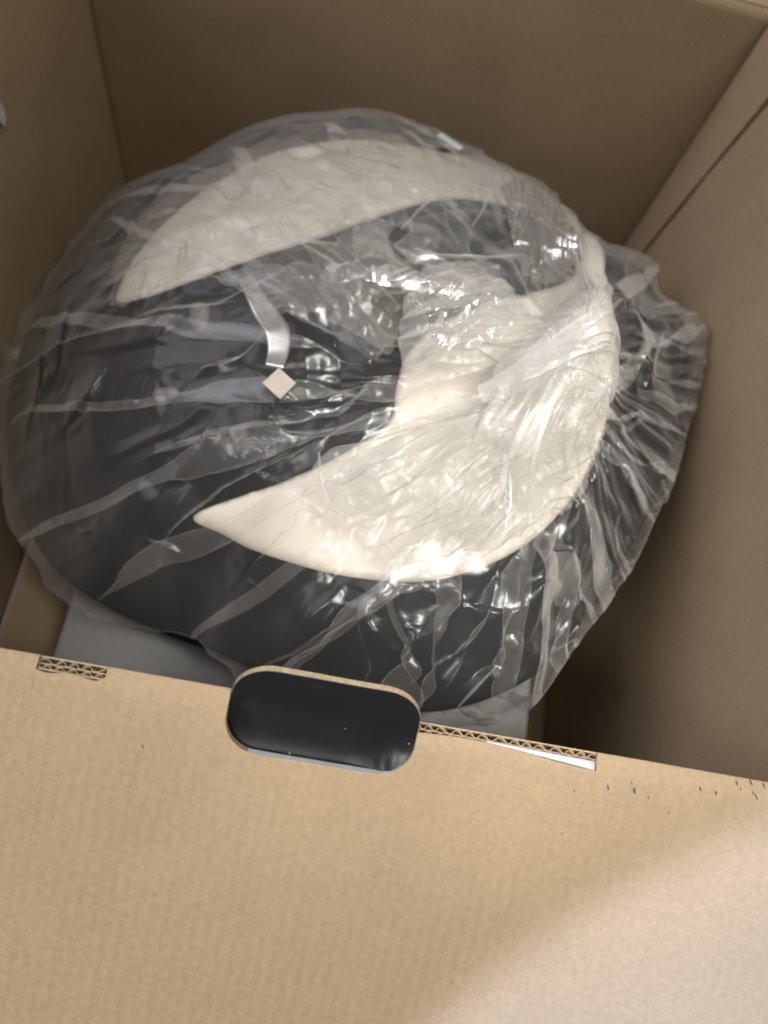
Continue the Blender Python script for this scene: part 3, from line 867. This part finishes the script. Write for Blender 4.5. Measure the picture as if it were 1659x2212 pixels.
# silhouette gets irregular too
jit = 1 + 0.012 * pnoise(np.cos(th) * 5, np.sin(th) * 5, 12) + 0.004 * (np.abs(pnoise(np.cos(th) * 22, np.sin(th) * 22, 13)))
sk = 1 + (jit - 1)[:, None] * sstep(.7, 1, s)[None, :]
X = KN[0] + (X - KN[0]) * sk; Y = KN[1] + (Y - KN[1]) * sk
dn = np.linspace(0, 1, nd)[1:]
fold = 0.006 * (np.abs(pnoise(th[:, None] * 16, dn[None, :] * 1.5, 20)) * 2 - .4) + 0.004 * facets(th[:, None] * .3, dn[None, :] * .25 + 0 * th[:, None], .06, 21)
Xe, Ye, Ze_ = X[:, -1], Y[:, -1], Z[:, -1]
dirx, diry = np.cos(th), np.sin(th)
cdx, cdy = Xe - C0[0], Ye - C0[1]
shrink = 1 - 0.30 * dn[None, :] ** 1.8
Xd = C0[0] + cdx[:, None] * shrink + dirx[:, None] * fold * sstep(0, .1, dn); Yd = C0[1] + cdy[:, None] * shrink + diry[:, None] * fold * sstep(0, .1, dn)
Zd = Ze_[:, None] + (ZR - 0.2965 - Ze_)[:, None] * (dn[None, :] ** 1.1)
X = np.concatenate([X, Xd], 1); Y = np.concatenate([Y, Yd], 1); Z = np.concatenate([Z, Zd], 1)
X = np.clip(X, XL + .004, XRI - .006); Y = np.clip(Y, YF + .005, YB - .004)
nv = X.shape[1]
obj('bag_body', mesh_np('bag_body', np.stack([X, Y, Z], -1).reshape(-1, 3), grid_quads(nth, nv, wrap_u=True)), M_FILM, bag)

def sheet(name, pix, mat, anchor=None, lift=0.006, dome=0.0, seed=1, pl_amp=0.0, pl_k=14, cr=((0.03, .002),), nth=260, ns=110, rag=0.01, edge_up=0.0, base=bag_z, streak=None, sfreq=1.0, lat=0.012):
    """a loose piece of film: outline in plan, star-shaped from its anchor, pleated towards it"""
    pts = drop(np.array([p[0] for p in pix], float), np.array([p[1] for p in pix], float), lambda x, y: base(x, y) + lift)
    cu = closed_curve(pts, 420)
    a = drop(np.array([float(anchor[0])]), np.array([float(anchor[1])]), lambda x, y: base(x, y) + lift)[0, :2] if anchor else cu[:, :2].mean(0)
    tt, rr, _ = polar_table(cu, a)
    th = np.linspace(-np.pi, np.pi, nth, endpoint=False)
    R = lookup(tt, rr, th) * (1 + rag * 2 * pnoise(np.cos(th) * 6, np.sin(th) * 6, seed) + rag * pnoise(np.cos(th) * 25, np.sin(th) * 25, seed + 1))
    s = np.linspace(0.0, 1, ns)
    X = a[0] + np.cos(th)[:, None] * R[:, None] * s; Y = a[1] + np.sin(th)[:, None] * R[:, None] * s
    d = R[:, None] * s
    Z = base(X, Y) + lift + dome * (1 - s[None, :] ** 2) + edge_up * s[None, :] ** 3
    if pl_amp:
        c, sn = np.cos(th)[:, None], np.sin(th)[:, None]
        p = (np.abs(pnoise(c * pl_k / 3 + 9, sn * pl_k / 3 + d * 6, seed + 2)) * 2 - .4) + .55 * (np.abs(pnoise(c * pl_k * .8, sn * pl_k * .8 + d * 9, seed + 3)) * 2 - .4) \
            + .3 * (np.abs(pnoise(c * pl_k * 1.9, sn * pl_k * 1.9 + d * 12, seed + 6)) * 2 - .4)
        Z = Z + pl_amp * p * sstep(0, .18, s)[None, :]
    if streak:
        q0 = drop(np.array([streak[0][0], streak[1][0]], float), np.array([streak[0][1], streak[1][1]], float), base)
        u_ = q0[1, :2] - q0[0, :2]; u_ /= np.linalg.norm(u_)
        al = (X - a[0]) * u_[0] + (Y - a[1]) * u_[1]; pe = -(X - a[0]) * u_[1] + (Y - a[1]) * u_[0]
        pe = pe + 0.006 * pnoise(al * 14, pe * 10, seed + 40); pe = pe / (0.35 + np.clip(np.abs(al), 0, .25) * 3.2)
        for f_, a_ in ((24, 1.3), (55, .6), (120, .26)):
            Z = Z + streak[2] / sfreq * a_ * (np.abs(pnoise(pe * f_ * sfreq, al * f_ * .12 * sfreq, seed + f_)) * 2 - .45)
        if lat:
            sh_ = lat * (pnoise(pe * 42 * sfreq, al * 7 * sfreq, seed + 61) + .5 * pnoise(pe * 95 * sfreq, al * 12 * sfreq, seed + 62)) * (1 - s[None, :] ** 6 * .6)
            X = X - u_[1] * sh_; Y = Y + u_[0] * sh_
    for lam, am in cr:
        Z = Z + am * facets(X, Y, lam, seed + int(lam * 1000)) * sstep(-.3, .3, pnoise(X * 18, Y * 18, seed + 8))
    return obj(name, mesh_np(name, np.stack([X, Y, Z], -1).reshape(-1, 3), grid_quads(nth, ns, wrap_u=True)), mat, bag)

def fold(pix, w, mat=None, lift=0.007, curl=-0.0015):
    return ribbon('fold', pix, w, mat or M_FOLD, bag, lambda x, y: bag_z(x, y) + 0.6 * np.maximum(bag_wrinkle(x, y), -.0075), lift, seg=10, curl=curl, thick=0.0)

for k, pix in enumerate([
        [(240, 640), (280, 500), (390, 400), (540, 320), (700, 280), (850, 290), (930, 340), (800, 390), (740, 480), (620, 520), (500, 570), (380, 620), (300, 650)],
        [(520, 560), (640, 500), (760, 430), (800, 480), (884, 600), (868, 700), (840, 760), (760, 720), (690, 680), (590, 640)]]):
    sheet('fold', pix, M_VEIL, None, lift=0.010, dome=0.002, seed=80 + k, cr=((.05, .006), (.026, .003), (.013, .0008)), nth=420, ns=140, rag=.02,
          streak=((1000, 700), pix[3], .0007), lat=.006)
# thin bright creases
for k, pix in enumerate([
        [(768, 405), (782, 440), (766, 490)], [(852, 548), (900, 492), (968, 450)], [(590, 545), (660, 532), (730, 540)],
        [(1000, 540), (1030, 500), (1050, 430)], [(1050, 430), (1090, 500), (1120, 565)], [(880, 590), (980, 610), (1110, 600)],
        [(1425, 730), (1413, 760), (1405, 800)], [(985, 1530), (1020, 1490), (1060, 1450)]]):
    o = ribbon('crease', pix, [3, 7 + k % 3, 3], M_FOLD, bag, lambda x, y: bag_z(x, y) + 0.5 * np.maximum(bag_wrinkle(x, y), -.0075), [.0085, .0105, .008] if k in (2, 6, 7) else [.03, .031, .029],
               seg=5, curl=-0.003, thick=0)
    o.modifiers.clear()

KP = (1222, 768)
# bunched lower tail: several layers fanning out from the knot
tail_out = [(1285, 770), (1312, 870), (1300, 965), (1245, 1075), (1150, 1165), (1060, 1190), (960, 1216), (862, 1238), (800, 1165), (725, 1135), (690, 1085), (676, 1010), (790, 955), (870, 925),
            (1000, 880), (1090, 845), (1150, 800), (1190, 740)]
ST = ((1240, 800), (740, 1060), 0.0019)
sheet('tail', tail_out, M_TAIL, (1120, 985), lift=0.020, dome=0.020, seed=3, cr=((.06, .006), (.028, .0022), (.012, .0006)), nth=560, ns=200, rag=.012, streak=ST)
sheet('tail', [(1285, 790), (1305, 880), (1270, 980), (1180, 1110), (1090, 1180), (1000, 1185), (930, 1130), (800, 1110), (730, 1050), (760, 990), (900, 930), (1010, 885), (1100, 845), (1190, 770)],
      M_TAIL, (1120, 970), lift=0.028, dome=0.018, seed=14, cr=((.06, .007), (.026, .0025), (.012, .0006)), nth=480, ns=170, rag=.016, streak=((1240, 800), (860, 1080), 0.0020))
sheet('tail', [(1290, 760), (1306, 850), (1290, 950), (1225, 1010), (1130, 1040), (1060, 990), (990, 930), (1010, 890), (1080, 850), (1140, 800), (1200, 745)],
      M_TAIL, (1170, 900), lift=0.036, dome=0.018, seed=25, cr=((.05, .007), (.022, .0025), (.012, .0007)), nth=420, ns=150, rag=.02, streak=((1240, 790), (1160, 1020), 0.0020))
sheet('tail', [(1120, 780), (1180, 735), (1250, 720), (1310, 760), (1318, 830), (1270, 860), (1190, 850), (1120, 850), (1060, 870), (1040, 830)],
      M_KNOT, (1190, 800), lift=0.044, dome=0.012, seed=33, cr=((.035, .006), (.017, .0025)), nth=360, ns=110, rag=.03, streak=((1240, 770), (1060, 850), 0.002))
sheet('knot', [(1060, 815), (1120, 740), (1180, 690), (1240, 640), (1300, 660), (1328, 715), (1335, 790), (1325, 850), (1290, 930), (1200, 900), (1110, 870)], M_KNOT, KP, lift=0.026, dome=0.024,
      seed=77, pl_amp=0.0040, pl_k=11, cr=((.03, .004), (.014, .001)), nth=620, ns=120, rag=.03)
for pix in ([(684, 1003), (686, 1050), (697, 1100), (724, 1134), (775, 1150), (806, 1168), (835, 1205), (862, 1236)], [(862, 1236), (930, 1222), (1010, 1200), (1088, 1172)]):
    o = ribbon('hem', pix, [4] + [9] * (len(pix) - 2) + [4], M_KNOT, bag, bag_z, 0.0215, seg=6, curl=-0.002, thick=0); o.modifiers.clear()
# small standing fold in the tail
sheet('tail', [(1085, 930), (1120, 960), (1138, 990), (1125, 1070), (1100, 1160), (1068, 1110), (1060, 1040), (1068, 985)], M_CLEAR, None, lift=0.052, dome=0.010, seed=31,
      cr=((.02, .003), (.01, .0014)), nth=160, ns=60, rag=.01)
# folded-over loop left of the knot
sheet('tail', [(870, 690), (880, 630), (930, 575), (1000, 566), (1080, 598), (1140, 665), (1200, 740), (1150, 775), (1060, 790), (1000, 815), (930, 825), (880, 800), (862, 750)],
      M_TAIL, (1010, 700), lift=0.024, dome=0.018, seed=42, streak=((1190, 740), (890, 800), 0.0018), cr=((.04, .006), (.018, .0026), (.010, .0006)), nth=420, ns=150, rag=.014)
sheet('tail', [(900, 700), (885, 640), (930, 590), (1010, 585), (1080, 620), (1120, 680), (1080, 730), (1000, 760), (930, 740)], M_CLEAR, None, lift=0.046, dome=0.010, seed=47,
      cr=((.035, .006), (.016, .003)), nth=300, ns=100, rag=.02)
# upper bubble of film over the black visor, tight crumples at its right end
def bubble(seed, lift, mat, pix, strong):
    pts_r = drop(np.array([1165.]), np.array([500.]), bag_z)[0]
    o = sheet('tail', pix, mat, (1050, 560), lift=lift, dome=0.014, seed=seed, cr=((.07, .006), (.035, .0022)), nth=620, ns=240, rag=.006)
    co = np.empty(len(o.data.vertices) * 3, dtype=np.float32); o.data.vertices.foreach_get('co', co); co = co.reshape(-1, 3)
    dx, dy = co[:, 0] - pts_r[0], co[:, 1] - pts_r[1]
    m = np.exp(-((dx / .036) ** 2 + (dy / .052) ** 2) ** 1.5) * strong
    w = facets(co[:, 0] * 1.0, co[:, 1] * .34, .0072, seed + 5, 1.2) * .0046 + facets(co[:, 0], co[:, 1] * .5, .0046, seed + 6, 1.0) * .0010
    co[:, 2] += w * m
    o.data.vertices.foreach_set('co', co.ravel()); o.data.update()
    return o
M_CRUM = film('bag_film_crumpled', a0=0.04, a1=0.5, power=2.0, rough=0.24, micro=0.0, f0=0.42)
sheet('tail', [(1085, 405), (1140, 382), (1200, 425), (1243, 500), (1240, 572), (1185, 612), (1135, 596), (1105, 500)], M_CRUM, None, lift=0.036, dome=0.004, seed=66,
      cr=((.02, .003),), nth=420, ns=130, rag=.03, streak=((1145, 390), (1175, 610), 0.0060), sfreq=3.2, lat=0.004)
bubble(51, 0.016, M_CLEAR, [(700, 575), (735, 500), (768, 412), (840, 378), (1010, 335), (1110, 365), (1190, 420), (1250, 500), (1300, 580), (1305, 660), (1250, 720), (1150, 700), (1040, 650), (900, 630), (800, 610)], 1.0)
# gathered neck running up the right side of the knot, and the twist itself
sheet('tail', [(1185, 745), (1240, 650), (1258, 570), (1235, 475), (1268, 505), (1312, 590), (1328, 680), (1318, 760), (1260, 800)], M_KNOT, (1270, 670), lift=0.022, dome=0.010, seed=91,
      cr=((.04, .004), (.018, .0015)), nth=320, ns=110, rag=.015, streak=((1235, 770), (1285, 520), 0.0022))
sheet('knot', [(1150, 770), (1185, 738), (1240, 722), (1300, 735), (1318, 775), (1290, 810), (1235, 815), (1180, 812)], M_KNOT, None, lift=0.040, dome=0.016, seed=95,
      cr=((.02, .004), (.011, .002)), nth=300, ns=90, rag=.03, streak=((1160, 790), (1310, 750), 0.0026), sfreq=1.6, lat=0.007)

# square beige sticker on the film
sp = drop(np.array([603., 640., 605., 567.]), np.array([796., 829., 863., 829.]), lambda x, y: bag_z(x, y) + 0.012)
b = bmesh.new(); b.faces.new([b.verts.new(p) for p in sp])
o = obj('sticker', bm_mesh('sticker', b), M_STICK, bag); md = o.modifiers.new('thickness', 'SOLIDIFY'); md.thickness = 0.003; md.offset = 0
o['label'] = 'small beige square sticker on the film'
# highlight on the bag's back edge, modelled as a small white strip
sp = drop(np.array([945., 955., 1002., 993.]), np.array([290., 287., 318., 322.]), lambda x, y: bag_z(x, y) + 0.014)
b = bmesh.new(); b.faces.new([b.verts.new(p) for p in sp])
o = obj('edge_glint', bm_mesh('edge_glint', b), M_WHITE, bag); md = o.modifiers.new('thickness', 'SOLIDIFY'); md.thickness = 0.0012

# scrap of white paper caught on the left wall
r = rays(np.array(-4.), np.array(243.)); t = (XL + 0.0012 - CAM[0]) / r[0]; c = CAM + r * t
b = bmesh.new()
ring = [(0, .006 * math.cos(a) * random.uniform(.7, 1.1), .012 * math.sin(a) * random.uniform(.7, 1.1)) for a in np.linspace(0, 2 * math.pi, 9)[:-1]]
f0 = b.faces.new([b.verts.new((c[0] - .0005, c[1] + p[1], c[2] + p[2])) for p in ring])
ex = bmesh.ops.extrude_face_region(b, geom=[f0])
for v in ex['geom']:
    if isinstance(v, bmesh.types.BMVert): v.co.x += 0.003
o = obj('foam_scrap', bm_mesh('foam_scrap', b), M_WHITE)
tag(o, 'tiny white scrap on the left cardboard wall', 'scrap')
